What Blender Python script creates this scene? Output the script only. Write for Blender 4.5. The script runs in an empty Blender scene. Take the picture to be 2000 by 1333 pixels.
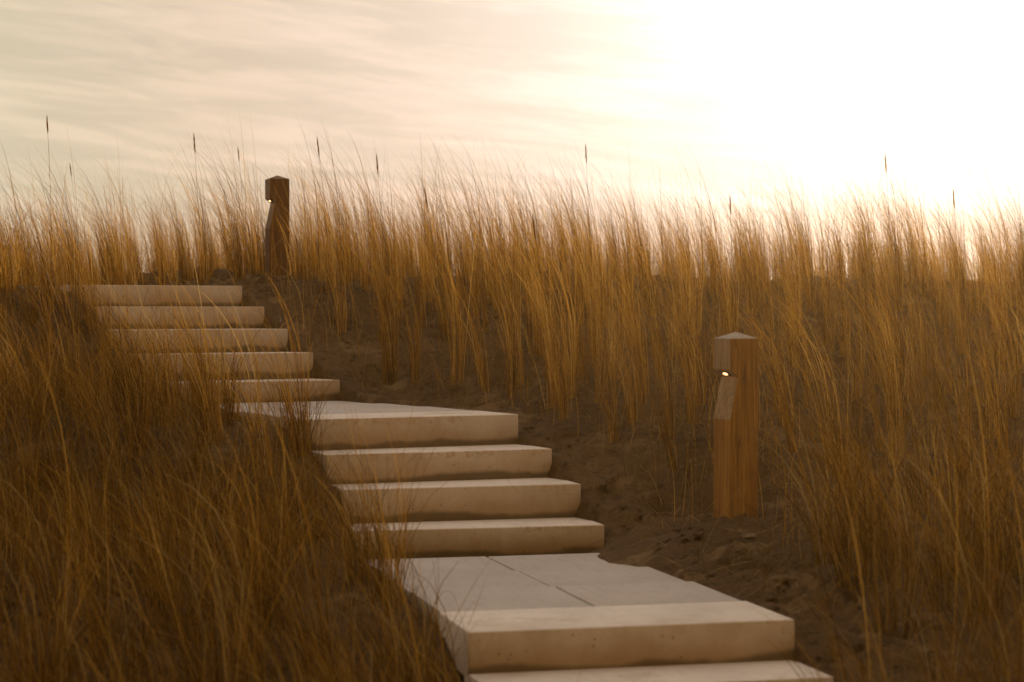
import bpy, bmesh, math, random
import numpy as np
from mathutils import Vector, Matrix

SC = bpy.context.scene
COL = SC.collection
rng = np.random.default_rng(7)
random.seed(7)
R = math.radians

# ------------------------------------------------------------------ camera
F = 4007.0                      # focal length in pixels of a 2000 px wide frame
HOR = 606.9                     # image row of eye level
ZC = 1.117                      # eye height above the lower landing
cam_d = bpy.data.cameras.new('camera')
cam = bpy.data.objects.new('camera', cam_d)
COL.objects.link(cam)
cam.location = (0, 0, ZC)
cam.rotation_euler = (R(90) - math.atan((666.5 - HOR) / F), 0, 0)
cam_d.sensor_width = 36.0
cam_d.lens = 36.0 * F / 2000.0
cam_d.clip_start = 0.05
cam_d.clip_end = 3000
cam_d.dof.use_dof = True
cam_d.dof.focus_distance = 12.0
cam_d.dof.aperture_fstop = 3.1
SC.camera = cam


def pix(px, py, d):
    """world point seen at full-size pixel (px, py) at depth d"""
    return Vector(((px - 1000) * d / F, d, ZC - (py - HOR) * d / F))


# ------------------------------------------------------------------ noise
def _hash(ix, iy, seed):
    h = (ix.astype(np.int64) * 374761393 + iy.astype(np.int64) * 668265263 + seed * 1442695041) & 0xffffffff
    h = ((h ^ (h >> 13)) * 1274126177) & 0xffffffff
    h = h ^ (h >> 16)
    return (h & 0xffff) / 65535.0


def vnoise(x, y, seed=0):
    ix = np.floor(x); iy = np.floor(y)
    fx = x - ix; fy = y - iy
    fx = fx * fx * fx * (fx * (fx * 6 - 15) + 10); fy = fy * fy * fy * (fy * (fy * 6 - 15) + 10)
    a = _hash(ix, iy, seed); b = _hash(ix + 1, iy, seed)
    c = _hash(ix, iy + 1, seed); d = _hash(ix + 1, iy + 1, seed)
    return (a + (b - a) * fx + (c - a) * fy + (a - b - c + d) * fx * fy) * 2 - 1


def sstep(a, b, x):
    t = np.clip((x - a) / (b - a), 0, 1)
    return t * t * (3 - 2 * t)


# ------------------------------------------------------------------ the stair line
W = 1.2
#        centre of front edge x, y, top z, yaw
ST = [(0.433, 7.194, 0.009, 14.1), (-0.145, 9.596, 0.099, 12.9), (-0.235, 9.942, 0.262, 16.3),
      (-0.351, 10.279, 0.409, 21.7), (-0.499, 10.605, 0.567, 27.2), (-1.592, 12.56, 0.681, 31.2),
      (-1.781, 12.863, 0.847, 32.7), (-1.975, 13.163, 0.996, 33.2), (-2.169, 13.463, 1.143, 32.2),
      (-2.359, 13.766, 1.286, 32.1)]


def dirv(yaw):
    a = R(yaw); return np.array([-math.sin(a), math.cos(a)])


s1 = np.array(ST[0][:2]) - 0.357 * dirv(14.1)
s2 = s1 - 0.357 * dirv(14.1)
LOW = [(s2[0], s2[1], -0.279, 14.1), (s1[0], s1[1], -0.135, 14.1)]
ALL = LOW + ST                                            # 12 front edges, index 2 = lower landing
# path polyline with the height of the sand line beside it
pl = []
p = np.array(ALL[0][:2])
pl.append((*(p - 12 * dirv(14.1)), -0.42)); pl.append((*(p - 1.0 * dirv(14.1)), -0.42))
for i, (x, y, z, a) in enumerate(ALL):
    zl = z - 0.05 if i not in (2, 6) else z - 0.10
    pl.append((x, y, zl))
    if i == 2:
        q = np.array([x, y]) + 0.5 * dirv(a); pl.append((q[0], q[1], z - 0.025))
        q = np.array([x, y]) + 2.0 * dirv(a); pl.append((q[0], q[1], z + 0.0))
    if i == 6:
        q = np.array([x, y]) + 0.45 * dirv(a); pl.append((q[0], q[1], z - 0.03))
        q = np.array([x, y]) + 1.9 * dirv(29.2); pl.append((q[0], q[1], z + 0.03))
x, y, z, a = ALL[-1]
q = np.array([x, y]) + 0.8 * dirv(a); pl.append((q[0], q[1], z - 0.03))
q = np.array([x, y]) + 3.0 * dirv(a); pl.append((q[0], q[1], z + 0.0))
q = np.array([x, y]) + 30.0 * dirv(a); pl.append((q[0], q[1], z - 1.8))
PL = np.array(pl)
SEG_L = np.hypot(np.diff(PL[:, 0]), np.diff(PL[:, 1]))
SEG_S = np.concatenate([[0], np.cumsum(SEG_L)])


def path_sl(x, y):
    """sand-line height, signed lateral distance (right positive), arc length along the path"""
    x = np.asarray(x, float); y = np.asarray(y, float)
    best = np.full(x.shape, 1e18); zz = np.zeros(x.shape); lat = np.zeros(x.shape); ss = np.zeros(x.shape)
    for i in range(len(PL) - 1):
        ax, ay, az = PL[i]; bx, by, bz = PL[i + 1]
        L = SEG_L[i]; ux, uy = (bx - ax) / L, (by - ay) / L
        t = np.clip((x - ax) * ux + (y - ay) * uy, 0, L)
        dx = x - ax - ux * t; dy = y - ay - uy * t
        d2 = dx * dx + dy * dy
        side = (x - ax) * uy - (y - ay) * ux
        m = d2 < best
        best = np.where(m, d2, best)
        zz = np.where(m, az + (bz - az) * t / L, zz)
        lat = np.where(m, np.sign(side) * np.sqrt(d2), lat)
        ss = np.where(m, SEG_S[i] + t, ss)
    return zz, lat, ss


def crest(d):
    """height of the dune against depth: steady slope, soft crest, gentle fall behind"""
    up = 0.174 + 0.173 * (d - 9.33)
    up = np.where(d < 6.5, 0.174 + 0.173 * (6.5 - 9.33) + 0.04 * (d - 6.5), up)
    top = 1.36 - 0.05 * np.clip(d - 17, 0, None)
    k = 0.10
    h = np.clip(0.5 + 0.5 * (top - up) / k, 0, 1)
    return np.maximum(top * (1 - h) + up * h - k * h * (1 - h), -3.0)


def ground_z(x, y, fine=True):
    x = np.asarray(x, float); y = np.asarray(y, float)
    zr, lat, ss = path_sl(x, y)
    al = np.abs(lat)
    plane = crest(y + 0.22 * np.sin(x * 0.9)) - 0.02 * (x - 1.0)
    # right bank climbs a little next to the lower landing, the left bank follows the stair line
    wr = sstep(0.85, 2.2, lat)
    zright = zr * (1 - wr) + plane * wr
    zright = zright + 0.10 * sstep(0.62, 1.3, lat) * (1 - wr)
    wl = sstep(1.6, 4.0, -lat)
    leftpl = crest(y + 0.15) + 0.06
    zleft = zr * (1 - wl) + leftpl * wl
    low_left = sstep(7.9, 7.1, y) * sstep(0.45, 0.8, -lat) * 0.16       # ground drops away beside the lower landing
    zleft = zleft - low_left
    z = np.where(lat > 0, zright, zleft)
    z = z + 0.05 * sstep(13.5, 15.5, y) * vnoise(x * 1.1 + 7, y * 0.9, 41) * sstep(0.8, 1.6, al)
    z = np.where(y > 16, np.minimum(z, crest(y) + 0.05), z)
    far = sstep(20, 60, np.hypot(x, y - 8))
    z = z * (1 - far) + np.minimum(z, -0.6) * far
    n = 0.035 * vnoise(x * 1.7, y * 1.7, 1) + 0.028 * vnoise(x * 4.3, y * 4.3, 2)
    if fine:
        a = vnoise(x * 9.1 + 3 * n, y * 9.1, 3)
        wx = x + 0.05 * vnoise(x * 5.3, y * 5.3, 21); wy = y + 0.05 * vnoise(x * 5.3, y * 5.3, 22)
        lump = 0.45 + 0.55 * sstep(-0.45, 0.4, vnoise(x * 1.9, y * 1.9, 9))
        n = n + 0.022 * a + lump * (0.055 * (0.45 - np.abs(vnoise(wx * 8.3, wy * 8.3, 4))) + 0.038 * (0.45 - np.abs(vnoise(wx * 17, wy * 17, 11)))
                                    + 0.018 * (0.45 - np.abs(vnoise(wx * 34, wy * 34, 5))))
    heap = np.full(x.shape, -9.0)
    for hx, hy, hz_, sl in ((0.55, 10.02, 0.205, 0.62), (0.72, 9.60, 0.155, 0.50), (1.02, 9.36, 0.20, 0.34), 
                            (-0.90, 10.02, 0.16, 0.6)):
        heap = np.maximum(heap, hz_ - sl * np.hypot(x - hx, (y - hy) * 1.1))
    edge = sstep(0.5, 0.9, al)
    z = z + n * (0.25 + 0.75 * edge)
    # under the concrete the sand stays below the treads
    wob = 0.015 * vnoise(x * 6, y * 6, 8)
    inside = 1 - sstep(0.50 + 0 * al, 0.625 + wob, al)
    past = sstep(SEG_S[-3] + 0.2, SEG_S[-3] + 0.6, ss)               # beyond the built path
    before = sstep(SEG_S[2] - 0.1, SEG_S[2] - 0.5, ss)
    z = z - 0.27 * inside * (1 - past) * (1 - before)
    return np.maximum(z, heap + n * 0.14)


# ------------------------------------------------------------------ node helpers
def mat(name):
    m = bpy.data.materials.new(name); m.use_nodes = True
    nt = m.node_tree; nt.nodes.clear()
    out = nt.nodes.new('ShaderNodeOutputMaterial')
    return m, nt, out


def N(nt, t, **kw):
    n = nt.nodes.new(t)
    for k, v in kw.items():
        if k in n.bl_rna.properties and not k.startswith('in_'):
            setattr(n, k, v)
    return n


def setin(n, **kw):
    for k, v in kw.items():
        n.inputs[k.replace('_', ' ')].default_value = v
    return n


def noise(nt, vec, scale, detail=4, rough=0.55, dist=0.0, mapping=None):
    if mapping:
        mp = nt.nodes.new('ShaderNodeMapping'); mp.inputs['Scale'].default_value = mapping
        nt.links.new(vec, mp.inputs['Vector']); vec = mp.outputs['Vector']
    n = nt.nodes.new('ShaderNodeTexNoise')
    n.inputs['Scale'].default_value = scale; n.inputs['Detail'].default_value = detail
    n.inputs['Roughness'].default_value = rough; n.inputs['Distortion'].default_value = dist
    nt.links.new(vec, n.inputs['Vector'])
    return n.outputs['Fac']


def ramp(nt, fac, stops):
    r = nt.nodes.new('ShaderNodeValToRGB')
    els = r.color_ramp.elements
    while len(els) > 1: els.remove(els[-1])
    els[0].position = stops[0][0]; els[0].color = (*stops[0][1], 1) if isinstance(stops[0][1], tuple) else (stops[0][1],) * 3 + (1,)
    for p_, c in stops[1:]:
        e = els.new(p_); e.color = (*c, 1) if isinstance(c, tuple) else (c,) * 3 + (1,)
    nt.links.new(fac, r.inputs['Fac'])
    return r.outputs['Color']


def mixc(nt, fac, a, b, mode='MIX'):
    m = nt.nodes.new('ShaderNodeMix'); m.data_type = 'RGBA'; m.blend_type = mode
    for sock, v in ((m.inputs[0], fac), (m.inputs[6], a), (m.inputs[7], b)):
        if hasattr(v, 'links'): nt.links.new(v, sock)
        elif isinstance(v, (int, float)): sock.default_value = v
        else: sock.default_value = (*v, 1)
    return m.outputs[2]


def math_(nt, op, a, b=None, c=None, clamp=False):
    m = nt.nodes.new('ShaderNodeMath'); m.operation = op; m.use_clamp = clamp
    for i, v in enumerate((a, b, c)):
        if v is None: continue
        if hasattr(v, 'links'): nt.links.new(v, m.inputs[i])
        else: m.inputs[i].default_value = v
    return m.outputs[0]


def maprange(nt, v, a, b, c=0.0, d=1.0, smooth=True):
    m = nt.nodes.new('ShaderNodeMapRange'); m.interpolation_type = 'SMOOTHSTEP' if smooth else 'LINEAR'
    nt.links.new(v, m.inputs[0])
    for i, q_ in enumerate((a, b, c, d)): m.inputs[i + 1].default_value = q_
    return m.outputs[0]


def bump(nt, h, strength, dist, base=None):
    b = nt.nodes.new('ShaderNodeBump'); b.inputs['Strength'].default_value = strength; b.inputs['Distance'].default_value = dist
    nt.links.new(h, b.inputs['Height'])
    if base is not None: nt.links.new(base, b.inputs['Normal'])
    return b.outputs['Normal']


def principled(nt, out, col, rough=0.8, normal=None, spec=0.3):
    p_ = nt.nodes.new('ShaderNodeBsdfPrincipled')
    if hasattr(col, 'links'): nt.links.new(col, p_.inputs['Base Color'])
    else: p_.inputs['Base Color'].default_value = (*col, 1)
    if hasattr(rough, 'links'): nt.links.new(rough, p_.inputs['Roughness'])
    else: p_.inputs['Roughness'].default_value = rough
    p_.inputs['Specular IOR Level'].default_value = spec
    if normal is not None: nt.links.new(normal, p_.inputs['Normal'])
    nt.links.new(p_.outputs[0], out.inputs['Surface'])
    return p_


# ------------------------------------------------------------------ materials
def make_sand():
    m, nt, out = mat('dark_sand')
    geo = nt.nodes.new('ShaderNodeNewGeometry'); P = geo.outputs['Position']
    a = noise(nt, P, 1.6, 4); b = noise(nt, P, 14, 5, 0.65); g = noise(nt, P, 420, 2, 0.6)
    c = ramp(nt, a, [(0.3, (0.084, 0.049, 0.019)), (0.7, (0.152, 0.093, 0.040))])
    c = mixc(nt, maprange(nt, b, 0.45, 0.72, 0, 0.85), c, (0.030, 0.017, 0.007))
    dry = noise(nt, P, 3.1, 5, 0.68)
    c = mixc(nt, maprange(nt, dry, 0.54, 0.66, 0, 0.75), c, (0.27, 0.178, 0.085))
    c = mixc(nt, maprange(nt, g, 0.3, 0.75, 0.0, 0.35), c, (0.21, 0.14, 0.065))
    hmix = math_(nt, 'ADD', math_(nt, 'MULTIPLY', noise(nt, P, 38, 5, 0.7), 1.0), math_(nt, 'MULTIPLY', noise(nt, P, 110, 3, 0.6), 0.45))
    nb = bump(nt, hmix, 1.0, 0.035)
    nb = bump(nt, g, 0.35, 0.003, nb)
    principled(nt, out, c, 0.95, nb, 0.15)
    return m


def make_concrete(name, top, low, h):
    """precast concrete: blotches, air holes, rusty drips under the top edge, damp tide line at the foot of the riser"""
    m, nt, out = mat(name)
    tc = nt.nodes.new('ShaderNodeTexCoord'); O = tc.outputs['Object']
    oi = nt.nodes.new('ShaderNodeObjectInfo')
    off = nt.nodes.new('ShaderNodeVectorMath'); off.operation = 'SCALE'
    comb = nt.nodes.new('ShaderNodeCombineXYZ'); 
    for k in range(3): nt.links.new(oi.outputs['Random'], comb.inputs[k])
    nt.links.new(comb.outputs[0], off.inputs[0]); off.inputs['Scale'].default_value = 37.0
    add = nt.nodes.new('ShaderNodeVectorMath'); add.operation = 'ADD'
    nt.links.new(O, add.inputs[0]); nt.links.new(off.outputs[0], add.inputs[1]); P = add.outputs[0]
    sep = nt.nodes.new('ShaderNodeSeparateXYZ'); nt.links.new(O, sep.inputs[0])
    big = noise(nt, P, 2.2, 5, 0.6); fine = noise(nt, P, 60, 4, 0.7); streak = noise(nt, P, 5, 4, 0.6, 0.2, (6, 1, 0.5))
    c = ramp(nt, big, [(0.32, low), (0.68, top)])
    c = mixc(nt, maprange(nt, streak, 0.45, 0.72, 0, 0.42), c, tuple(v * 0.72 for v in top))
    c = mixc(nt, maprange(nt, fine, 0.35, 0.75, 0, 0.32), c, tuple(v * 0.6 for v in top))
    # air holes
    vor = nt.nodes.new('ShaderNodeTexVoronoi'); vor.inputs['Scale'].default_value = 26; vor.inputs['Randomness'].default_value = 1
    nt.links.new(P, vor.inputs['Vector'])
    gate = maprange(nt, noise(nt, P, 7, 2), 0.44, 0.56)
    hole = math_(nt, 'MULTIPLY', maprange(nt, vor.outputs['Distance'], 0.07, 0.13, 1, 0), gate)
    front = maprange(nt, sep.outputs['Y'], 0.012, 0.002, 0, 1) if h else None
    if h:
        tn = noise(nt, P, 38, 5, 0.72, 0.4, (1, 1, 0.7)); tl = noise(nt, P, 2.1, 3, 0.5, 0.0, (1, 1, 0.05))
        z = sep.outputs['Z']
        rust = math_(nt, 'MULTIPLY', maprange(nt, z, h - 0.030, h - 0.008), math_(nt, 'MULTIPLY', maprange(nt, tn, 0.45, 0.62), maprange(nt, tl, 0.42, 0.6)))
        rust = math_(nt, 'MULTIPLY', math_(nt, 'MULTIPLY', rust, front), 0.6)
        c = mixc(nt, rust, c, (0.27, 0.155, 0.06))
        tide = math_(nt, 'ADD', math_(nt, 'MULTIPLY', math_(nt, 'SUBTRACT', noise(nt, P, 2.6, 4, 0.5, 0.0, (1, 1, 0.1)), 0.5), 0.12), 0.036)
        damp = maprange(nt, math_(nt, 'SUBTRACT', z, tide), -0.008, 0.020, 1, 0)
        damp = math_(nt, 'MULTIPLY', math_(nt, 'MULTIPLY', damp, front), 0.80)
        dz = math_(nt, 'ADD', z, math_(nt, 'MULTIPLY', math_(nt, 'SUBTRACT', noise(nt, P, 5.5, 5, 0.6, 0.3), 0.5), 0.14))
        dirt_shade = math_(nt, 'MULTIPLY', maprange(nt, dz, 0.02, 0.16, 1, 0), math_(nt, 'ADD', math_(nt, 'MULTIPLY', oi.outputs['Random'], 0.35), 0.50))  # splashed dirt, strengthened to paint shade on the risers as well
        dirt_shade = math_(nt, 'MULTIPLY', dirt_shade, front)
        c = mixc(nt, dirt_shade, c, (0.25, 0.145, 0.058))
        riser_shade = math_(nt, 'MULTIPLY', front, maprange(nt, noise(nt, P, 1.7, 4, 0.6), 0.3, 0.7, 0.25, 0.55))  # brown shade painted into the front face, keeping risers darker than treads
        c = mixc(nt, riser_shade, c, (0.37, 0.245, 0.125))
        dust = maprange(nt, noise(nt, P, 3.3, 5, 0.65), 0.48, 0.72, 0, 0.42)
        c = mixc(nt, dust, c, (0.34, 0.245, 0.145))
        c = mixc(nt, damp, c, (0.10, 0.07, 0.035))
    c = mixc(nt, math_(nt, 'MULTIPLY', hole, 0.8), c, (0.09, 0.065, 0.04))
    hb = math_(nt, 'SUBTRACT', math_(nt, 'MULTIPLY', fine, 0.25), hole)
    nb = bump(nt, hb, 0.35, 0.003)
    nb = bump(nt, big, 0.12, 0.02, nb)
    principled(nt, out, c, maprange(nt, big, 0.2, 0.8, 0.7, 0.92), nb, 0.25)
    return m


def make_wood(name, ca, cb, cc, knot=True):
    m, nt, out = mat(name)
    tc = nt.nodes.new('ShaderNodeTexCoord'); O = tc.outputs['Object']
    oi = nt.nodes.new('ShaderNodeObjectInfo')
    comb = nt.nodes.new('ShaderNodeCombineXYZ')
    for k in range(3): nt.links.new(oi.outputs['Random'], comb.inputs[k])
    sc_ = nt.nodes.new('ShaderNodeVectorMath'); sc_.operation = 'SCALE'; sc_.inputs['Scale'].default_value = 9
    nt.links.new(comb.outputs[0], sc_.inputs[0])
    add = nt.nodes.new('ShaderNodeVectorMath'); add.operation = 'ADD'; nt.links.new(O, add.inputs[0]); nt.links.new(sc_.outputs[0], add.inputs[1])
    P = add.outputs[0]
    g1 = noise(nt, P, 9, 5, 0.65, 0.6, (3.0, 3.0, 0.16)); g2 = noise(nt, P, 55, 4, 0.7, 0.2, (3.0, 3.0, 0.06))
    w = noise(nt, P, 2.4, 3, 0.5, 0.0, (1, 1, 0.6))
    c = ramp(nt, g1, [(0.28, ca), (0.52, cb), (0.75, cc)])
    c = mixc(nt, maprange(nt, g2, 0.40, 0.68, 0, 0.75), c, tuple(v * 0.5 for v in ca))
    c = mixc(nt, maprange(nt, w, 0.5, 0.75, 0, 0.45), c, tuple(v * 0.6 for v in cb))
    if knot:
        vor = nt.nodes.new('ShaderNodeTexVoronoi'); vor.inputs['Scale'].default_value = 1.0
        mp = nt.nodes.new('ShaderNodeMapping'); mp.inputs['Scale'].default_value = (7, 7, 3.4)
        nt.links.new(P, mp.inputs['Vector']); nt.links.new(mp.outputs[0], vor.inputs['Vector'])
        k = maprange(nt, vor.outputs['Distance'], 0.04, 0.16, 0.85, 0)
        c = mixc(nt, k, c, (0.07, 0.025, 0.008))
    # narrow drying cracks along the grain
    cr = noise(nt, P, 20, 2, 0.4, 0.3, (2.2, 2.2, 0.05))
    crk = maprange(nt, math_(nt, 'ABSOLUTE', math_(nt, 'SUBTRACT', cr, 0.5)), 0.0, 0.012, 1, 0)
    gate = maprange(nt, noise(nt, P, 5, 2), 0.42, 0.54)
    crk = math_(nt, 'MULTIPLY', crk, gate)
    c = mixc(nt, math_(nt, 'MULTIPLY', crk, 0.7), c, (0.04, 0.02, 0.008))
    nb = bump(nt, math_(nt, 'SUBTRACT', g2, crk), 0.4, 0.003)
    principled(nt, out, c, 0.75, nb, 0.25)
    return m


def make_grass(name, stops, trans=0.56, rough=0.60, spec=0.12):
    m, nt, out = mat(name)
    at = nt.nodes.new('ShaderNodeAttribute'); at.attribute_name = 'tint'
    oi = nt.nodes.new('ShaderNodeObjectInfo')
    f = math_(nt, 'ADD', at.outputs['Fac'], math_(nt, 'MULTIPLY', math_(nt, 'SUBTRACT', oi.outputs['Random'], 0.5), 0.22), clamp=True)
    c = ramp(nt, f, stops)
    d = nt.nodes.new('ShaderNodeBsdfPrincipled'); nt.links.new(c, d.inputs['Base Color'])
    d.inputs['Roughness'].default_value = rough; d.inputs['Specular IOR Level'].default_value = spec
    t = nt.nodes.new('ShaderNodeBsdfTranslucent'); nt.links.new(c, t.inputs['Color'])
    mx = nt.nodes.new('ShaderNodeMixShader'); mx.inputs[0].default_value = trans
    nt.links.new(d.outputs[0], mx.inputs[1]); nt.links.new(t.outputs[0], mx.inputs[2])
    nt.links.new(mx.outputs[0], out.inputs['Surface'])
    return m


M_SAND = make_sand()
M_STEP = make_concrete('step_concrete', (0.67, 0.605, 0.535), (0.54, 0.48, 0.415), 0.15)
M_SLAB = make_concrete('slab_concrete', (0.46, 0.42, 0.385), (0.38, 0.345, 0.31), 0)
M_WOOD = make_wood('oiled_timber', (0.20, 0.088, 0.012), (0.32, 0.155, 0.022), (0.40, 0.21, 0.036))
M_WOODG = make_wood('weathered_timber', (0.23, 0.15, 0.080), (0.32, 0.22, 0.125), (0.40, 0.285, 0.17), knot=False)
M_WOODD = make_wood('backlit_timber', (0.10, 0.042, 0.011), (0.16, 0.072, 0.019), (0.21, 0.10, 0.028))  # timber colours darkened to paint the backlit look into the farther post
M_WOODDG = make_wood('backlit_weathered_timber', (0.15, 0.09, 0.045), (0.21, 0.135, 0.07), (0.26, 0.17, 0.095), knot=False)  # weathered colours darkened for the same painted backlit look
M_WOODE = make_wood('bleached_end_grain', (0.27, 0.235, 0.20), (0.34, 0.30, 0.26), (0.40, 0.36, 0.32), knot=False)
STRAW = [(0.0, (0.065, 0.030, 0.006)), (0.3, (0.225, 0.106, 0.014)), (0.65, (0.47, 0.242, 0.034)), (0.9, (0.64, 0.40, 0.10)), (1.0, (0.58, 0.42, 0.18))]
M_GRASS = make_grass('dry_grass', STRAW)
M_BROWN = make_grass('shaded_grass', [(a_, tuple(c_ * 0.62 for c_ in b_)) for a_, b_ in STRAW], 0.45, 0.9, 0.0)  # straw colours scaled down, painting the dim foreground corners into the blades
M_SEED = make_grass('seed_husk', [(0, (0.26, 0.14, 0.04)), (1, (0.46, 0.27, 0.09))], 0.35)
M_LITTER = make_grass('fallen_straw', [(0, (0.06, 0.032, 0.010)), (0.7, (0.17, 0.105, 0.038)), (1, (0.34, 0.22, 0.09))], 0.2, 0.9, 0.0)

m, nt, out = mat('lamp_housing'); principled(nt, out, (0.03, 0.025, 0.02), 0.5)
M_HOUSE = m
m, nt, out = mat('lamp_lens')
em = nt.nodes.new('ShaderNodeEmission'); em.inputs['Color'].default_value = (1.0, 0.52, 0.20, 1); em.inputs['Strength'].default_value = 5.0
nt.links.new(em.outputs[0], out.inputs['Surface']); M_LENS = m
m, nt, out = mat('pale_stone')
geo = nt.nodes.new('ShaderNodeTexCoord')
principled(nt, out, ramp(nt, noise(nt, geo.outputs['Object'], 30, 5), [(0.3, (0.12, 0.09, 0.055)), (0.7, (0.22, 0.17, 0.11))]), 0.9,
           bump(nt, noise(nt, geo.outputs['Object'], 60, 5), 0.5, 0.01))
M_STONE = m


# ------------------------------------------------------------------ object helpers
def tag(o, label=None, cat=None, group=None, kind=None):
    if label: o['label'] = label
    if cat: o['category'] = cat
    if group: o['group'] = group
    if kind: o['kind'] = kind
    return o


def mesh_obj(name, me, parent=None):
    o = bpy.data.objects.new(name, me); COL.objects.link(o)
    if parent is not None: o.parent = parent
    return o


def empty(name, loc, rz=0.0):
    o = bpy.data.objects.new(name, None); COL.objects.link(o)
    o.location = loc; o.rotation_euler = (0, 0, rz); o.empty_display_size = 0.1
    return o


def np_mesh(name, V, Q, mats, smooth=True, tint=None):
    me = bpy.data.meshes.new(name)
    V = np.asarray(V, np.float32); Q = np.asarray(Q, np.int32)
    me.vertices.add(len(V)); me.vertices.foreach_set('co', V.ravel())
    k = Q.shape[1]
    me.loops.add(Q.size); me.loops.foreach_set('vertex_index', Q.ravel())
    me.polygons.add(len(Q)); me.polygons.foreach_set('loop_start', np.arange(0, Q.size, k, dtype=np.int32))
    try: me.polygons.foreach_set('loop_total', np.full(len(Q), k, dtype=np.int32))
    except Exception: pass
    me.polygons.foreach_set('use_smooth', np.full(len(Q), smooth))
    if tint is not None:
        at = me.attributes.new('tint', 'FLOAT', 'POINT'); at.data.foreach_set('value', np.asarray(tint, np.float32))
    for m_ in mats: me.materials.append(m_)
    me.update(calc_edges=True); me.validate()
    return me


# ------------------------------------------------------------------ ground sheet
def axis(lo, hi, step, far):
    a = np.arange(lo, hi + 1e-6, step)
    g, s, r_ = [], step, hi
    while r_ < far:
        s *= 1.28; r_ += s; g.append(r_)
    g2, s, r_ = [], step, lo
    while r_ > -far:
        s *= 1.28; r_ -= s; g2.append(r_)
    return np.concatenate([g2[::-1], a, g])


xs = axis(-4.0, 4.3, 0.021, 110); ys = axis(5.8, 16.6, 0.021, 110)
GX, GY = np.meshgrid(xs, ys)
GZ = ground_z(GX, GY)
nx, ny = len(xs), len(ys)
idx = np.arange(nx * ny).reshape(ny, nx)
Q = np.stack([idx[:-1, :-1], idx[:-1, 1:], idx[1:, 1:], idx[1:, :-1]], -1).reshape(-1, 4)
V = np.stack([GX, GY, GZ], -1).reshape(-1, 3)
ground = mesh_obj('ground', np_mesh('ground', V, Q, [M_SAND]))
tag(ground, 'dark lumpy dune sand sloping up to the crest', 'ground', kind='structure')


# ------------------------------------------------------------------ concrete
def block_mesh(name, w, dep, h, mats, bev=0.006, chips=0):
    bm = bmesh.new()
    bmesh.ops.create_cube(bm, size=1.0)
    for v in bm.verts:
        v.co = Vector((v.co.x * w, (v.co.y + 0.5) * dep, (v.co.z + 0.5) * h))
    bmesh.ops.bevel(bm, geom=list(bm.edges), offset=bev, offset_type='OFFSET', segments=3, profile=0.5, affect='EDGES')
    for f in bm.faces: f.smooth = True
    me = bpy.data.meshes.new(name); bm.to_mesh(me); bm.free()
    for m_ in mats: me.materials.append(m_)
    try: me.set_sharp_from_angle(angle=R(40))
    except Exception: pass
    return me


STEP_LABELS = {
    0: None,
    1: 'lowest visible concrete step, its tread cut off by the bottom edge',
    2: 'big clean concrete block forming the front edge of the lower landing',
    3: 'first concrete step above the lower landing, brown damp lower half',
    4: 'second concrete step above the lower landing, sand heaped on its right end',
    5: 'third step above the lower landing, pitted pale riser just under the upper landing',
    6: 'rust stained concrete block forming the front edge of the upper landing',
    7: 'low concrete step at the back of the upper landing, seen through grass',
    8: 'second concrete step above the upper landing, crossed by leaning grass blades',
    9: 'third concrete step above the upper landing, middle one of the top five',
    10: 'second concrete step from the top of the stairs',
    11: 'topmost concrete step on the dune crest, its tread not visible',
}
STEP_MESH = {}
for i, (x, y, z, a) in enumerate(ALL):
    nos = i in (2, 6, 11)
    rise = z - (ALL[i - 1][2] if i else z - 0.144)
    h = 0.165 if i not in (3, 7) else 0.15
    dep = 0.49 if nos else 0.43
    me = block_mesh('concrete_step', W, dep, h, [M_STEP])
    o = mesh_obj('concrete_step', me)
    o.location = (x, y, z - h)
    o.rotation_euler = (R(random.uniform(-.2, .2)), 0, R(a))
    tag(o, STEP_LABELS[i] or 'concrete step just below the picture, under the lowest visible step', 'step', 'concrete steps up the dune')


def slabs(i, yaw, rows, lab, drop0, slope):
    x, y, z, a = ALL[i]
    base = np.array([x, y]) + dirv(a) * 0.494
    d = dirv(yaw); wv = np.array([d[1], -d[0]])
    s = 0.594
    names = {0: 'front', 1: 'middle', 2: 'rear'}
    for r_ in range(rows):
        for k, side in ((-1, 'left'), (1, 'right')):
            me = block_mesh('paving_slab', s - 0.010, s - 0.010, 0.06, [M_SLAB], 0.005)
            o = mesh_obj('paving_slab', me)
            c = base + d * (r_ * s + 0.004) + wv * (k * s / 2)
            o.location = (c[0], c[1], z - 0.06 - drop0 - slope * r_ + random.uniform(-.0015, .0015))
            o.rotation_euler = (R(random.uniform(-.15, .15)), R(random.uniform(-.15, .15)), R(yaw) + R(random.uniform(-.12, .12)))
            if lab: tag(o, lab % (names[r_], side), 'paving slab', 'paving slabs of the landings')


slabs(2, 14.0, 3, 'square grey concrete slab, %s %s one on the lower landing', 0.002, 0.008)
slabs(6, 28.4, 3, 'square grey concrete slab, %s %s one on the upper landing', 0.002, 0.006)
slabs(11, 34.0, 1, 'concrete paving slab hidden behind the topmost step, %s %s of it', 0.002, 0.0)


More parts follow.
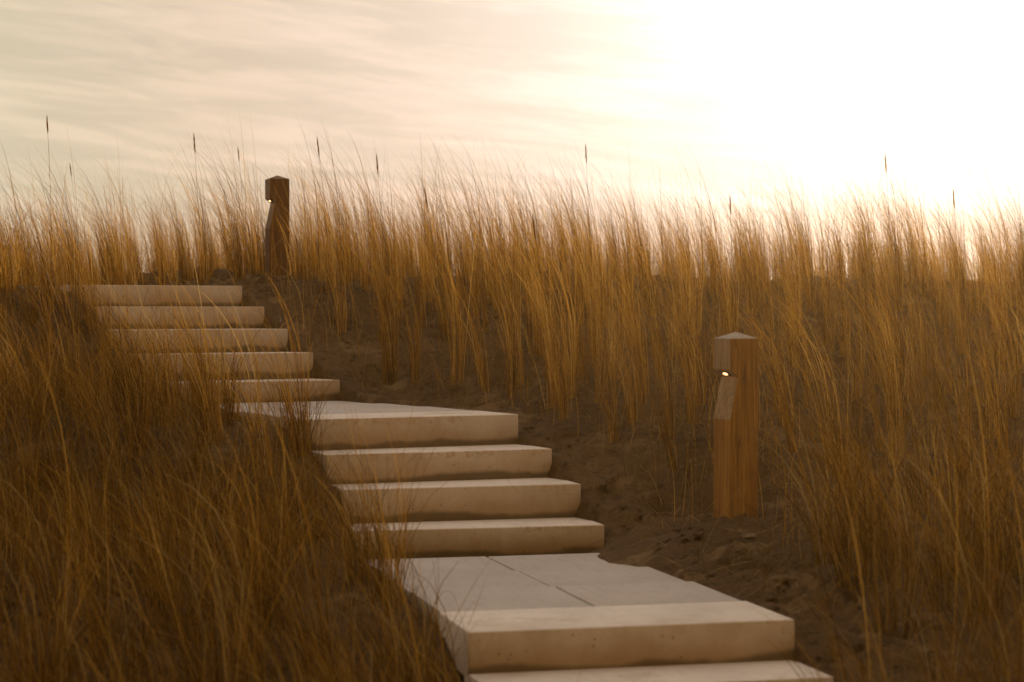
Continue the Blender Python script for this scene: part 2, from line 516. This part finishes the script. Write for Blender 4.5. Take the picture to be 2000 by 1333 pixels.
# ------------------------------------------------------------------ bollards
def bollard(d, px_edge, py_corner, theta, label, woods):
    S = 0.075
    a = R(theta)
    near = pix(px_edge, py_corner, d)                       # top of the corner nearest the camera
    ax = Vector((math.cos(a), math.sin(a), 0)); ay = Vector((-math.sin(a), math.cos(a), 0))
    ctr = near + ax * S + ay * S
    H = 0.822
    root = empty('bollard_light', (ctr.x, ctr.y, ctr.z - H), a)
    tag(root, label, 'bollard', 'timber light bollards beside the stairs')
    prof = [(-S, -0.35), (-S, H - 0.368), (-S + 0.042, H - 0.173), (-S, H - 0.144), (-S, H), (S, H), (S, -0.35)]
    bm = bmesh.new()
    A = [bm.verts.new((p_, -S, z_)) for p_, z_ in prof]; B = [bm.verts.new((p_, S, z_)) for p_, z_ in prof]
    n = len(prof)
    bm.faces.new(A[::-1]); bm.faces.new(B)
    for k in range(n):
        if k == 4: continue
        f = bm.faces.new((A[k], A[(k + 1) % n], B[(k + 1) % n], B[k]))
        f.material_index = 1 if k in (1, 2, 3) else 0
    bmesh.ops.recalc_face_normals(bm, faces=bm.faces)
    bm.normal_update()
    ed = [e for e in bm.edges if not e.is_boundary and e.calc_face_angle(0) > 0.3]
    bmesh.ops.bevel(bm, geom=ed, offset=0.003, segments=2, profile=0.5, affect='EDGES')
    # pyramid cap closes the top
    bd = [e for e in bm.edges if e.is_boundary]
    ap = bm.verts.new((0, 0, H + 0.030))
    for e in bd:
        f = bm.faces.new((e.verts[0], e.verts[1], ap)); f.material_index = 2
    bmesh.ops.recalc_face_normals(bm, faces=bm.faces)
    me = bpy.data.meshes.new('post'); bm.to_mesh(me); bm.free()
    for m_ in woods: me.materials.append(m_)
    post = mesh_obj('post', me, root)
    # lamp set in the slanting underside of the head
    nrm = Vector((-0.029, 0, -0.042)).normalized(); t = Vector((0.042, 0, -0.029)).normalized()
    mid = Vector((-S + 0.021, 0, H - 0.1585))
    def plate(name, w, l, th, off, m_, par):
        b2 = bmesh.new()
        bmesh.ops.create_cube(b2, size=1.0)
        for v in b2.verts:
            c = v.co.copy(); v.co = mid + t * (c.x * w) + Vector((0, 1, 0)) * (c.y * l) + nrm * (off + c.z * th)
        bmesh.ops.recalc_face_normals(b2, faces=b2.faces)
        me2 = bpy.data.meshes.new(name); b2.to_mesh(me2); b2.free(); me2.materials.append(m_)
        return mesh_obj(name, me2, par)
    lamp = plate('lamp', 0.030, 0.072, 0.006, 0.000, M_HOUSE, root)
    plate('lens', 0.013, 0.026, 0.004, 0.0035, M_LENS, lamp)
    return root, ctr


B1, C1 = bollard(9.30, 1427, 662, 25.8, 'nearer timber bollard light standing in bare sand right of the steps', (M_WOOD, M_WOODG, M_WOODE))
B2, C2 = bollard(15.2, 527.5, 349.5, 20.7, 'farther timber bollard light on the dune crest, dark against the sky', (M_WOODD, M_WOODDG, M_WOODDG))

# pale stone at the foot of the nearer bollard
bm = bmesh.new(); bmesh.ops.create_icosphere(bm, subdivisions=3, radius=1)
for v in bm.verts:
    c = v.co; n_ = 1 + 0.18 * math.sin(3.1 * c.x + 1.3 * c.y) + 0.12 * math.sin(5 * c.y + 2 * c.z)
    v.co = Vector((c.x * 0.034 * n_, c.y * 0.024 * n_, c.z * 0.013 * n_))
for f in bm.faces: f.smooth = True
me = bpy.data.meshes.new('stone'); bm.to_mesh(me); bm.free(); me.materials.append(M_STONE)
st = mesh_obj('stone', me)
sp = pix(1462, 1018, 9.12); st.location = (sp.x, sp.y, float(ground_z(sp.x, sp.y)) + 0.006); st.rotation_euler = (0, 0, 0.3)
tag(st, 'small pale flat stone at the foot of the nearer bollard', 'stone')


# ------------------------------------------------------------------ grass
def blades(n, L, base_r, spread, lean, bend, width, seg, rg, leandir=math.pi, droop=0.25, messy=0.45):
    """n curved tapering blades growing out of one base; returns verts, quads, tint"""
    az = rg.uniform(0, 2 * np.pi, n)
    rr = base_r * np.sqrt(rg.uniform(0, 1, n))
    bx, by = rr * np.cos(az), rr * np.sin(az)
    az2 = az + rg.normal(0, 0.8, n)
    long_ = rg.uniform(0, 1, n) < 0.34
    ln = L * np.clip(np.where(long_, rg.normal(1.03, 0.16, n), rg.normal(0.58, 0.17, n)), 0.22, 1.3)
    tilt0 = np.abs(rg.normal(0, spread, n)) * 0.6 + 0.5 * spread * rr / max(base_r, 1e-6)
    ld = leandir + rg.normal(0, messy, n)
    leanv = np.clip(rg.normal(lean, lean * 0.45 + 0.03, n), 0, 1.2)
    bendv = np.abs(rg.normal(bend, bend * 0.55, n))
    stray = rg.uniform(0, 1, n) < droop * 0.3
    bendv = np.where(long_, bendv * 1.5, bendv * 0.7)
    bendv = np.where(stray, bendv + rg.uniform(0.6, 1.6, n), bendv)
    ld = np.where(stray, rg.uniform(0, 2 * np.pi, n), ld)
    pos = np.stack([bx, by, np.full(n, -0.03)], 1)
    P = [pos.copy()]
    ts = np.linspace(0, 1, seg + 1)
    kink = rg.uniform(0.3, 0.8, n); kinkv = np.where(rg.uniform(0, 1, n) < 0.06, rg.uniform(0.5, 1.6, n), 0)
    for k in range(seg):
        t = (ts[k] + ts[k + 1]) / 2
        a1 = tilt0 * (0.6 + 0.5 * t)
        a2 = leanv * (0.08 + 0.92 * t) + bendv * t ** 2.2 + kinkv * (t > kink)
        dx = a1 * np.cos(az2) + a2 * np.cos(ld); dy = a1 * np.sin(az2) + a2 * np.sin(ld)
        ang = np.hypot(dx, dy) + 1e-9
        s_ = np.sin(np.minimum(ang, 2.4)) / ang
        v = np.stack([dx * s_, dy * s_, np.cos(np.minimum(ang, 2.4))], 1)
        pos = pos + v * (ln / seg)[:, None]
        P.append(pos.copy())
    P = np.stack(P, 1)                                             # n, seg+1, 3
    fa = rg.uniform(0, np.pi, n)
    side = np.stack([np.cos(fa), np.sin(fa), np.zeros(n)], 1)
    wv = width * rg.uniform(0.55, 1.35, n)
    prof = np.minimum(1.0, 0.8 + 1.2 * ts) * np.clip(1 - 0.92 * ts ** 2.6, 0.07, 1)
    off = side[:, None, :] * (wv[:, None] * prof[None, :])[:, :, None] * 0.5
    tw = np.sin(ts * 2.2)[None, :, None] * 0.0
    V = np.stack([P - off, P + off], 2).reshape(-1, 3)
    b0 = (np.arange(n) * (seg + 1) * 2)[:, None] + (np.arange(seg) * 2)[None, :]
    Q = np.stack([b0, b0 + 1, b0 + 3, b0 + 2], -1).reshape(-1, 4)
    tint = np.repeat(np.clip(rg.beta(1.3, 1.5, n), 0, 1), (seg + 1) * 2)
    return V, Q, tint, P


def seed_head_geo(tip, dirn, length, rad, rg, stalk_from=None):
    """a spindle of overlapping husks at the end of a stalk"""
    d = np.array(dirn, float); d /= np.linalg.norm(d)
    u = np.cross(d, [0.3, 0.9, 0.1]); u /= np.linalg.norm(u); v = np.cross(d, u)
    V, Q = [], []
    ns, nr = 9, 6
    for k in range(ns + 1):
        t = k / ns
        r_ = rad * (math.sin(math.pi * min(1, (t * 0.94 + 0.06))) ** 0.6) * (1 + 0.18 * rg.uniform(-1, 1)) if k < ns else 0.0004
        c = tip + d * length * t
        for j in range(nr):
            an = 2 * math.pi * j / nr + 0.5 * k
            V.append(c + (u * math.cos(an) + v * math.sin(an)) * r_ * (1 + 0.25 * rg.uniform(-1, 1)))
    for k in range(ns):
        for j in range(nr):
            Q.append((k * nr + j, k * nr + (j + 1) % nr, (k + 1) * nr + (j + 1) % nr, (k + 1) * nr + j))
    return np.array(V), np.array(Q)


def tube(pts, rads, nr=4):
    V, Q = [], []
    pts = [np.array(p_, float) for p_ in pts]
    for k, p_ in enumerate(pts):
        d = pts[min(k + 1, len(pts) - 1)] - pts[max(k - 1, 0)]; d /= np.linalg.norm(d)
        u = np.cross(d, [0.2, 0.97, 0.1]); u /= np.linalg.norm(u); v = np.cross(d, u)
        for j in range(nr):
            an = 2 * math.pi * j / nr
            V.append(p_ + (u * math.cos(an) + v * math.sin(an)) * rads[k])
    for k in range(len(pts) - 1):
        for j in range(nr):
            Q.append((k * nr + j, k * nr + (j + 1) % nr, (k + 1) * nr + (j + 1) % nr, (k + 1) * nr + j))
    return np.array(V), np.array(Q)


class Kind:
    pass


def tuft_kind(n, L, base_r, spread, lean, bend, width, seg, heads, seed, messy=0.45, gm=None, hl=1.0):
    rg = np.random.default_rng(seed)
    k = Kind()
    V, Q, T, P = blades(n, L, base_r, spread, lean, bend, width, seg, rg, messy=messy)
    # low dead blades flopping outward at the foot
    nb = max(8, n // 6)
    V2, Q2, T2, _ = blades(nb, L * 0.48, base_r * 1.2, 0.85, lean * 0.5, 0.9, width * 0.9, max(4, seg - 2), rg)
    Vs, Qs, Ts = [V, V2], [Q, Q2 + len(V)], [T, T2 * 0.7]
    off = len(V) + len(V2)
    hv, hq, ho = [], [], 0
    for h in range(heads):
        a = rg.uniform(0, 2 * math.pi); tl = rg.uniform(0.02, 0.16); Lh = L * hl * rg.uniform(0.86, 0.98)
        lx = -lean * rg.uniform(0.3, 1.1)
        pts = []
        for t in np.linspace(0, 1, 7):
            pts.append((math.cos(a) * (0.02 + tl * t) * Lh * 0.7 + lx * Lh * t ** 1.8, math.sin(a) * (0.02 + tl * t) * Lh * 0.7, Lh * t - 0.03))
        sv, sq = tube(pts, [0.0013] * 6 + [0.0009], 4)
        Vs.append(sv); Qs.append(sq + off); Ts.append(np.full(len(sv), 0.35)); off += len(sv)
        tip = np.array(pts[-1]); dr = tip - np.array(pts[-2])
        v_, q_ = seed_head_geo(tip - dr / np.linalg.norm(dr) * 0.01, dr, rg.uniform(0.09, 0.16), rg.uniform(0.0045, 0.0065), rg)
        hv.append(v_); hq.append(q_ + ho); ho += len(v_)
    k.me = np_mesh('blades', np.concatenate(Vs), np.concatenate(Qs), [gm or M_GRASS], True, np.concatenate(Ts))
    k.heads = [np_mesh('seed_head', v_, q_ - q_.min(), [M_SEED], True, np.full(len(v_), 0.5)) for v_, q_ in zip(hv, hq)]
    k.raw = (np.concatenate(Vs), np.concatenate(Qs), np.concatenate(Ts))
    return k


K_UP = [tuft_kind(random.randint(36, 66), random.uniform(0.86, 1.08), random.uniform(0.028, 0.050), 0.070, 0.04, 0.60, 0.0031, 9, h, 100 + i)
        for i, h in enumerate([0, 0, 1, 0, 0, 0, 0, 0])]
K_LEAN = [tuft_kind(random.randint(50, 84), random.uniform(0.86, 1.06), random.uniform(0.035, 0.055), 0.11, 0.19, 0.76, 0.0033, 9, h, 200 + i, 0.7)
          for i, h in enumerate([0, 0, 0, 1, 0, 0])]
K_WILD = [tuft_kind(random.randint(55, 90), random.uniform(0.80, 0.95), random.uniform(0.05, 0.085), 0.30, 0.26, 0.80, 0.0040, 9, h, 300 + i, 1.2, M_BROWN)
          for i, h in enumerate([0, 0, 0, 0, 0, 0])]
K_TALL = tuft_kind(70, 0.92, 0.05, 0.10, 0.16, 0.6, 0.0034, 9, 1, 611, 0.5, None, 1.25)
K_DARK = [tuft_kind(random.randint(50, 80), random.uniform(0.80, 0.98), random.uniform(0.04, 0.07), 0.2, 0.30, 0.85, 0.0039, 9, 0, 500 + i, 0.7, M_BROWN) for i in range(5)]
K_THIN = [tuft_kind(random.randint(14, 22), random.uniform(0.80, 0.95), 0.03, 0.12, 0.28, 0.55, 0.0042, 9, 0, 400 + i) for i in range(3)]


def cull_ok(x, y, z):
    if y < 4.6: return False
    u = 1000 + F * x / y
    v = HOR + F * (ZC - z - 0.9) / y
    return -160 < u < 2200 and v < 1500


SPOTS = []                                                         # x, y, z, scale, rot, kind list, zone


def rightlimit(s):
    """bare sand strip on the right of the stairs"""
    s0 = SEG_S[4]
    return float(np.interp(s - s0, [-2, 0, 1.6, 2.6, 3.6, 5.5, 7.5], [0.86, 0.92, 1.06, 0.88, 0.74, 0.72, 0.70]))


row = 0
y = 4.7
while y < 24:
    step = 0.40 if y < 14 else 0.34
    x = -5.4 + (row % 2) * 0.16
    while x < 6.2:
        xx = x + random.gauss(0, 0.085); yy = y + random.gauss(0, 0.085)
        x += step * (1.0 if xx > 0.35 else (0.66 if yy < 11.5 else 0.88))
        zr, lat, ss = path_sl(np.array([xx]), np.array([yy])); lat = float(lat[0]); ss = float(ss[0])
        end = ss > SEG_S[-3] + 0.55
        if not end:
            if lat >= 0 and lat < rightlimit(ss) + random.uniform(-.05, .12): continue
            if lat < 0 and -lat < 0.66 + random.uniform(0, .06): continue
        if math.hypot(xx - C1.x, yy - C1.y) < 0.24 or math.hypot(xx - C2.x, yy - C2.y) < 0.16: continue
        # keep the view of the nearer bollard open
        u = 1000 + F * xx / yy
        if yy < C1.y and 1330 < u < 1530: continue
        z = float(ground_z(xx, yy, False))
        if not cull_ok(xx, yy, z): continue
        if random.random() < 0.10: continue
        if yy < C2.y + 0.1 and yy > 12.5 and 470 < u < 610: continue
        zone = None
        if lat < 0 or (end and xx < -1.4):
            if yy > 14.0: zone, kinds, sc_ = 'crest_left', K_LEAN + K_UP[:3], random.uniform(0.66, 1.0)
            elif yy > 9.6: zone, kinds, sc_ = 'bank_left', K_LEAN + K_WILD + K_DARK[:2], random.uniform(0.60, 0.88)
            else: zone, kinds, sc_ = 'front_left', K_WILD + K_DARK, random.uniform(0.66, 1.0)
        else:
            if yy > 14.2: zone, kinds, sc_ = 'crest_right', K_UP + K_LEAN[:2], random.uniform(0.70, 1.08)*(1.02 if u<1150 else 0.95)
            elif yy < 8.6: zone, kinds, sc_ = 'front_right', K_WILD + K_DARK, random.uniform(0.80, 1.1)
            elif u < 1400: zone, kinds, sc_ = 'slope_mid', K_UP, random.uniform(0.66, 1.02)
            else: zone, kinds, sc_ = 'slope_right', (K_UP + K_LEAN[:2]) if yy > 10 else K_DARK, random.uniform(0.60, 0.95)
        SPOTS.append([xx, yy, z, sc_, random.gauss(0, 0.35), random.choice(kinds), zone])
    y += step * 0.92 * (1.0 if y < 17 else 1.2)
    row += 1

ZLAB = {
    'front_left': ('thick brown grass tuft leaning left in the dark foreground beside the lower landing', 'leaning tufts in the left foreground'),
    'bank_left': ('golden windswept grass tuft on the bank left of the upper flight of steps', 'windswept tufts left of the upper steps'),
    'crest_left': ('tall backlit grass tuft on the skyline behind and left of the topmost step', 'skyline tufts around the topmost step'),
    'crest_right': ('upright backlit grass tuft on the skyline right of the farther bollard', 'skyline tufts right of the farther bollard'),
    'slope_mid': ('upright straw coloured grass tuft on bare sand between the stairs and nearer bollard', 'upright tufts between stairs and nearer bollard'),
    'slope_right': ('upright hazy brown grass tuft on the slope right of the nearer bollard', 'upright tufts right of the nearer bollard'),
    'front_right': ('dark blurred grass tuft drooping left in the lower right corner', 'drooping tufts in the lower right corner'),
}


def vis_size(s):
    return s[3] / s[1]


def place_tuft(s, label=None, group=None):
    x, y, z, sc_, rz, k, zone = s
    root = mesh_obj('grass_tuft', k.me)
    root.location = (x, y, z); root.scale = (sc_, sc_, sc_); root.rotation_euler = (random.gauss(0, .05), random.gauss(0, .05), rz)
    tag(root, label or ZLAB[zone][0], 'grass tuft', group or ZLAB[zone][1])
    for h in k.heads:
        mesh_obj('seed_head', h, root)
    return root


# single tufts the photograph shows apart from the rest
def spot(px, d, sc_, k, rz=0.0):
    x = (px - 1000) * d / F
    return [x, d, float(ground_z(x, d, False)), sc_, rz, k, None]


HERO = [
    (spot(588, 10.12, 0.98, K_LEAN[2]), 'grass tuft in front of the left corner of the upper landing'),
    (spot(500, 10.45, 1.0, K_THIN[0]), 'thin sparse tuft of few blades arching over the upper landing'),
    (spot(770, 7.72, 0.84, K_LEAN[0]), 'grass tuft at the left edge of the lower landing, reaching over its slabs'),
    (spot(470, 15.0, 0.98, K_LEAN[3]), 'dense windswept tuft on the crest just left of the farther bollard'),
    (spot(575, 14.75, 0.95, K_THIN[1]), 'few leaning blades in front of the foot of the farther bollard'),
    (spot(600, 14.65, 0.80, K_LEAN[4]), 'leaning tuft whose blades cross in front of the farther bollard'),
    (spot(95, 13.3, 1.0, K_TALL), 'tallest tuft at the far left with one seed stalk high above the others'),
]
for q_ in range(17):
    d_ = random.uniform(6.0, 8.4); px_ = random.uniform(1690 if d_ < 7.2 else 1640, 2120)
    SPOTS.append(spot(px_, d_, random.uniform(0.70, 1.05), random.choice(K_DARK + K_WILD), random.gauss(0, .3))[:6] + ['front_right'])
for px_, d_, k_ in ((455, 10.7, K_LEAN[0]), (405, 10.9, K_LEAN[4]), (350, 11.1, K_LEAN[2]), (300, 11.3, K_LEAN[5]), (250, 11.6, K_WILD[1]), (420, 10.2, K_LEAN[2]),
                    (330, 10.4, K_LEAN[5]), (520, 9.8, K_LEAN[4]), (215, 12.2, K_LEAN[0]), (180, 12.9, K_LEAN[4]), (150, 13.3, K_LEAN[1]), (120, 13.1, K_LEAN[0]), (140, 12.8, K_WILD[3]), (95, 12.9, K_LEAN[5])):
    SPOTS.append(spot(px_, d_, random.uniform(0.72, 0.95), k_, random.gauss(0, .2))[:6] + ['bank_left'])
SPOTS.sort(key=vis_size, reverse=True)
NIND = 292
for s, lab in HERO: place_tuft(s, lab, 'tufts that stand apart beside the stairs')
for s in SPOTS[:NIND]: place_tuft(s)
# the remaining, smallest tufts as one mass
Vs, Qs, Ts, off = [], [], [], 0
for s in SPOTS[NIND:]:
    x, y, z, sc_, rz, k, zone = s
    v, q_, t = k.raw
    c, sn = math.cos(rz), math.sin(rz)
    v2 = np.stack([v[:, 0] * c - v[:, 1] * sn, v[:, 0] * sn + v[:, 1] * c, v[:, 2]], 1) * sc_ + np.array([x, y, z])
    Vs.append(v2); Qs.append(q_ + off); Ts.append(np.clip(t + random.uniform(-.1, .1), 0, 1)); off += len(v2)
mass = mesh_obj('dune_grass', np_mesh('dune_grass', np.concatenate(Vs), np.concatenate(Qs), [M_GRASS], True, np.concatenate(Ts)))
tag(mass, 'mass of smaller dry grass along the dune crest against the sky', 'grass', kind='stuff')
print('TUFTS', len(SPOTS), 'stuff verts', off)

# fallen straw on the sand
rg = np.random.default_rng(55)
n = 26000
yy = 5.6 + (rg.uniform(0, 1, n) ** 0.8) * 10.5
xx = rg.uniform(-0.30, 0.30, n) * yy + rg.normal(0, 0.2, n)
zr, lat, ss = path_sl(xx, yy)
keep = (np.abs(lat) > 0.66)
keep &= (rg.uniform(0, 1, n) < np.where(np.abs(lat) < 1.1, 0.35, 0.9))
xx, yy = xx[keep], yy[keep]; n = len(xx)
seg = 5
ang = rg.uniform(0, 2 * np.pi, n); cv = rg.normal(0, 0.45, n); ln = rg.uniform(0.08, 0.42, n)
P = []
px_, py_ = xx.copy(), yy.copy()
lift = np.where(rg.uniform(0, 1, n) < 0.30, rg.uniform(0.03, 0.30, n), np.abs(rg.normal(0.0, 0.020, n))); arch = np.abs(rg.normal(0, 0.035, n))
for k in range(seg + 1):
    t = k / seg
    P.append(np.stack([px_, py_, ground_z(px_, py_, False) + 0.014 + lift * t + arch * math.sin(math.pi * t)], 1))
    px_ = px_ + np.cos(ang) * ln / seg; py_ = py_ + np.sin(ang) * ln / seg; ang = ang + cv / seg
P = np.stack(P, 1)
side = np.stack([-np.sin(ang), np.cos(ang), rg.uniform(-.4, .4, n)], 1) * (rg.uniform(0.0008, 0.0015, n))[:, None]
V = np.stack([P - side[:, None, :], P + side[:, None, :]], 2).reshape(-1, 3)
b0 = (np.arange(n) * (seg + 1) * 2)[:, None] + (np.arange(seg) * 2)[None, :]
Q = np.stack([b0, b0 + 1, b0 + 3, b0 + 2], -1).reshape(-1, 4)
lit = mesh_obj('straw_litter', np_mesh('straw_litter', V, Q, [M_LITTER], True, np.repeat(rg.uniform(0, 1, n), (seg + 1) * 2)))
tag(lit, 'fallen dry straw scattered over the dark sand', 'straw', kind='stuff')

# tangled mat of fine fallen-over blades between the tufts
def mat_blades(nm, label, n, seed, region, Lr, spread, lean, bend, messy, width, material):
    rg = np.random.default_rng(seed)
    yy = region[2] + rg.uniform(0, 1, n) ** 0.85 * (region[3] - region[2])
    xx = (region[0] + rg.uniform(0, 1, n) * (region[1] - region[0])) * yy
    zr, lat, ss = path_sl(xx, yy)
    side = 1 if region[4] else -1
    lim = 0.64 if side < 0 else np.interp(ss - SEG_S[4], [-2, 0, 1.6, 2.6, 3.6, 7.5], [0.95, 1.0, 1.1, 0.9, 0.78, 0.74])
    u = 1000 + F * xx / yy
    keep = (lat * side > lim) & ~((u > 1360) & (u < 1520) & (yy < 9.35))
    keep &= vnoise(xx * 2.2, yy * 2.2, seed) > -0.25 - 0.5 * rg.uniform(0, 1, n)
    xx, yy = xx[keep], yy[keep]; n = len(xx)
    V, Q, T, _ = blades(n, Lr, 0.0, spread, lean, bend, width, 7, rg, messy=messy)
    k = len(V) // n
    V = V + np.repeat(np.stack([xx, yy, ground_z(xx, yy, False)], 1), k, 0)
    o = mesh_obj(nm, np_mesh(nm, V, Q, [material], True, T))
    tag(o, label, 'grass', kind='stuff')


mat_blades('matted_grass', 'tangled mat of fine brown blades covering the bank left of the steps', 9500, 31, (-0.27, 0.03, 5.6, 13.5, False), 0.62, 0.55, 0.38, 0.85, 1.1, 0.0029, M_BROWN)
mat_blades('fine_stems', 'thin single stems and dead blades standing between the tufts on the right', 3800, 32, (-0.12, 0.27, 8.6, 16.5, True), 0.62, 0.30, 0.12, 0.7, 1.2, 0.0026, M_GRASS)

# crumbs and clods of sand on the bare strips
rg = np.random.default_rng(91)
n = 6500
yy = 5.9 + (rg.uniform(0, 1, n) ** 0.75) * 8.6
xx = rg.uniform(-0.27, 0.27, n) * yy
zr, lat, ss = path_sl(xx, yy)
keep = (np.abs(lat) > 0.63) & (rg.uniform(0, 1, n) < np.where(lat > 0, np.exp(-np.clip(lat - 0.7, 0, 9) / 0.9), 0.35))
keep &= vnoise(xx * 3.3, yy * 3.3, 77) > -0.35
xx, yy = xx[keep], yy[keep]; n = len(xx)
ico = bmesh.new(); bmesh.ops.create_icosphere(ico, subdivisions=2, radius=1.0)
iv = np.array([v.co[:] for v in ico.verts]); fv = np.array([[v.index for v in f.verts] for f in ico.faces]); ico.free()
sz = np.clip(rg.lognormal(-4.9, 0.55, n), 0.003, 0.028)
jit = 1 + 0.22 * rg.normal(0, 1, (n, len(iv)))
sc3 = np.stack([sz * rg.uniform(0.8, 1.5, n), sz * rg.uniform(0.8, 1.4, n), sz * rg.uniform(0.5, 0.9, n)], 1)
V = iv[None] * jit[:, :, None] * sc3[:, None, :]
V = V + np.stack([xx, yy, ground_z(xx, yy) + sz * 0.25], 1)[:, None, :]
Q = (fv[None] + (np.arange(n) * len(iv))[:, None, None]).reshape(-1, 3)
cl = mesh_obj('sand_clods', np_mesh('sand_clods', V.reshape(-1, 3), Q, [M_SAND], False))
tag(cl, 'loose clods and crumbs of sand scattered over the bare strips beside the steps', 'sand', kind='stuff')

# ------------------------------------------------------------------ haze volume added in place of lens glare toward the sun
bm = bmesh.new(); bmesh.ops.create_cube(bm, size=1.0)
for v in bm.verts: v.co = Vector((v.co.x * 330, v.co.y * 330, -5.2 + (v.co.z + 0.5) * 9.4))
me = bpy.data.meshes.new('haze'); bm.to_mesh(me); bm.free()
m, nt, out = mat('glare_haze')
vol = nt.nodes.new('ShaderNodeVolumePrincipled'); vol.inputs['Color'].default_value = (1.0, 0.70, 0.33, 1)
vol.inputs['Density'].default_value = 0.0005; vol.inputs['Anisotropy'].default_value = 0.87
nt.links.new(vol.outputs[0], out.inputs['Volume']); me.materials.append(m)
hz = mesh_obj('haze', me); tag(hz, 'added thin warm haze standing in for glare toward the sun', 'haze', kind='stuff')

# ------------------------------------------------------------------ sky and light
SUN_EL, SUN_AZ = 10.0, 11.5                                          # degrees; azimuth to the right of the view
w = bpy.data.worlds.new('World'); SC.world = w; w.use_nodes = True
nt = w.node_tree; nt.nodes.clear()
out = nt.nodes.new('ShaderNodeOutputWorld'); bg = nt.nodes.new('ShaderNodeBackground'); bg.inputs['Strength'].default_value = 0.1
nt.links.new(bg.outputs[0], out.inputs['Surface'])
sky = nt.nodes.new('ShaderNodeTexSky'); sky.sky_type = 'NISHITA'; sky.sun_disc = False
sky.sun_elevation = R(SUN_EL); sky.sun_rotation = R(SUN_AZ); sky.dust_density = 4.0; sky.air_density = 1.2; sky.ozone_density = 1.0
tc = nt.nodes.new('ShaderNodeTexCoord'); D = tc.outputs['Generated']
sd = Vector((math.sin(R(SUN_AZ)) * math.cos(R(SUN_EL)), math.cos(R(SUN_AZ)) * math.cos(R(SUN_EL)), math.sin(R(SUN_EL))))
dot = nt.nodes.new('ShaderNodeVectorMath'); dot.operation = 'DOT_PRODUCT'; nt.links.new(D, dot.inputs[0]); dot.inputs[1].default_value = sd
ang = math_(nt, 'ARCCOSINE', math_(nt, 'MINIMUM', dot.outputs['Value'], 0.99999))
# thin high cloud veil: bright round the sun, unseen sky overhead raised and the rear reddened to light the concrete
veil = ramp(nt, math_(nt, 'DIVIDE', ang, math.pi), [
    (0.0, (26.0, 25.0, 24.0)), (0.025, (14.0, 13.5, 13.0)), (0.042, (11.0, 10.5, 10.0)), (0.060, (9.6, 8.55, 7.8)), (0.080, (8.5, 7.15, 6.05)),
    (0.11, (7.6, 6.3, 4.9)), (0.14, (7.4, 6.4, 4.7)), (0.24, (9.2, 8.3, 7.6)), (0.42, (9.0, 8.0, 7.3)), (0.6, (5.6, 3.6, 1.5)), (1.0, (4.7, 2.55, 0.5))])
sep = nt.nodes.new('ShaderNodeSeparateXYZ'); nt.links.new(D, sep.inputs[0])
az = math_(nt, 'ARCTAN2', sep.outputs['X'], sep.outputs['Y'])
el = math_(nt, 'ADD', sep.outputs['Z'], math_(nt, 'MULTIPLY', az, 0.10))
cv = nt.nodes.new('ShaderNodeCombineXYZ'); nt.links.new(math_(nt, 'MULTIPLY', az, 6.0), cv.inputs[0]); nt.links.new(math_(nt, 'MULTIPLY', el, 42.0), cv.inputs[1])
c1 = noise(nt, cv.outputs[0], 1.0, 6, 0.55, 0.7)
cv2 = nt.nodes.new('ShaderNodeCombineXYZ'); nt.links.new(math_(nt, 'MULTIPLY', az, 13.0), cv2.inputs[0]); nt.links.new(math_(nt, 'MULTIPLY', el, 120.0), cv2.inputs[1])
cv2.inputs[2].default_value = 3.3
c2 = noise(nt, cv2.outputs[0], 1.0, 5, 0.6, 1.2)
band = math_(nt, 'ADD', math_(nt, 'MULTIPLY', c1, 0.58), math_(nt, 'MULTIPLY', c2, 0.42))
cloudy = maprange(nt, band, 0.40, 0.62)
col = mixc(nt, cloudy, mixc(nt, 1.0, veil, (0.86, 0.86, 0.865), 'MULTIPLY'), mixc(nt, 1.0, veil, (1.09, 1.045, 1.06), 'MULTIPLY'))
final = mixc(nt, 0.97, sky.outputs['Color'], col)
nt.links.new(final, bg.inputs['Color'])

ld = bpy.data.lights.new('sun', 'SUN'); ld.energy = 5.0; ld.angle = R(4.0); ld.color = (1.0, 0.78, 0.50)
lo = bpy.data.objects.new('sun', ld); COL.objects.link(lo)
lo.rotation_euler = (-sd).to_track_quat('-Z', 'Y').to_euler(); lo.location = (0, 0, 30)

SC.view_settings.view_transform = 'Standard'; SC.view_settings.look = 'None'
SC.view_settings.exposure = 0.0; SC.view_settings.gamma = 1.0
SC.cycles.max_bounces = 8; SC.cycles.transparent_max_bounces = 8
SC.cycles.diffuse_bounces = 4; SC.cycles.transmission_bounces = 4
SC.cycles.use_denoising = True
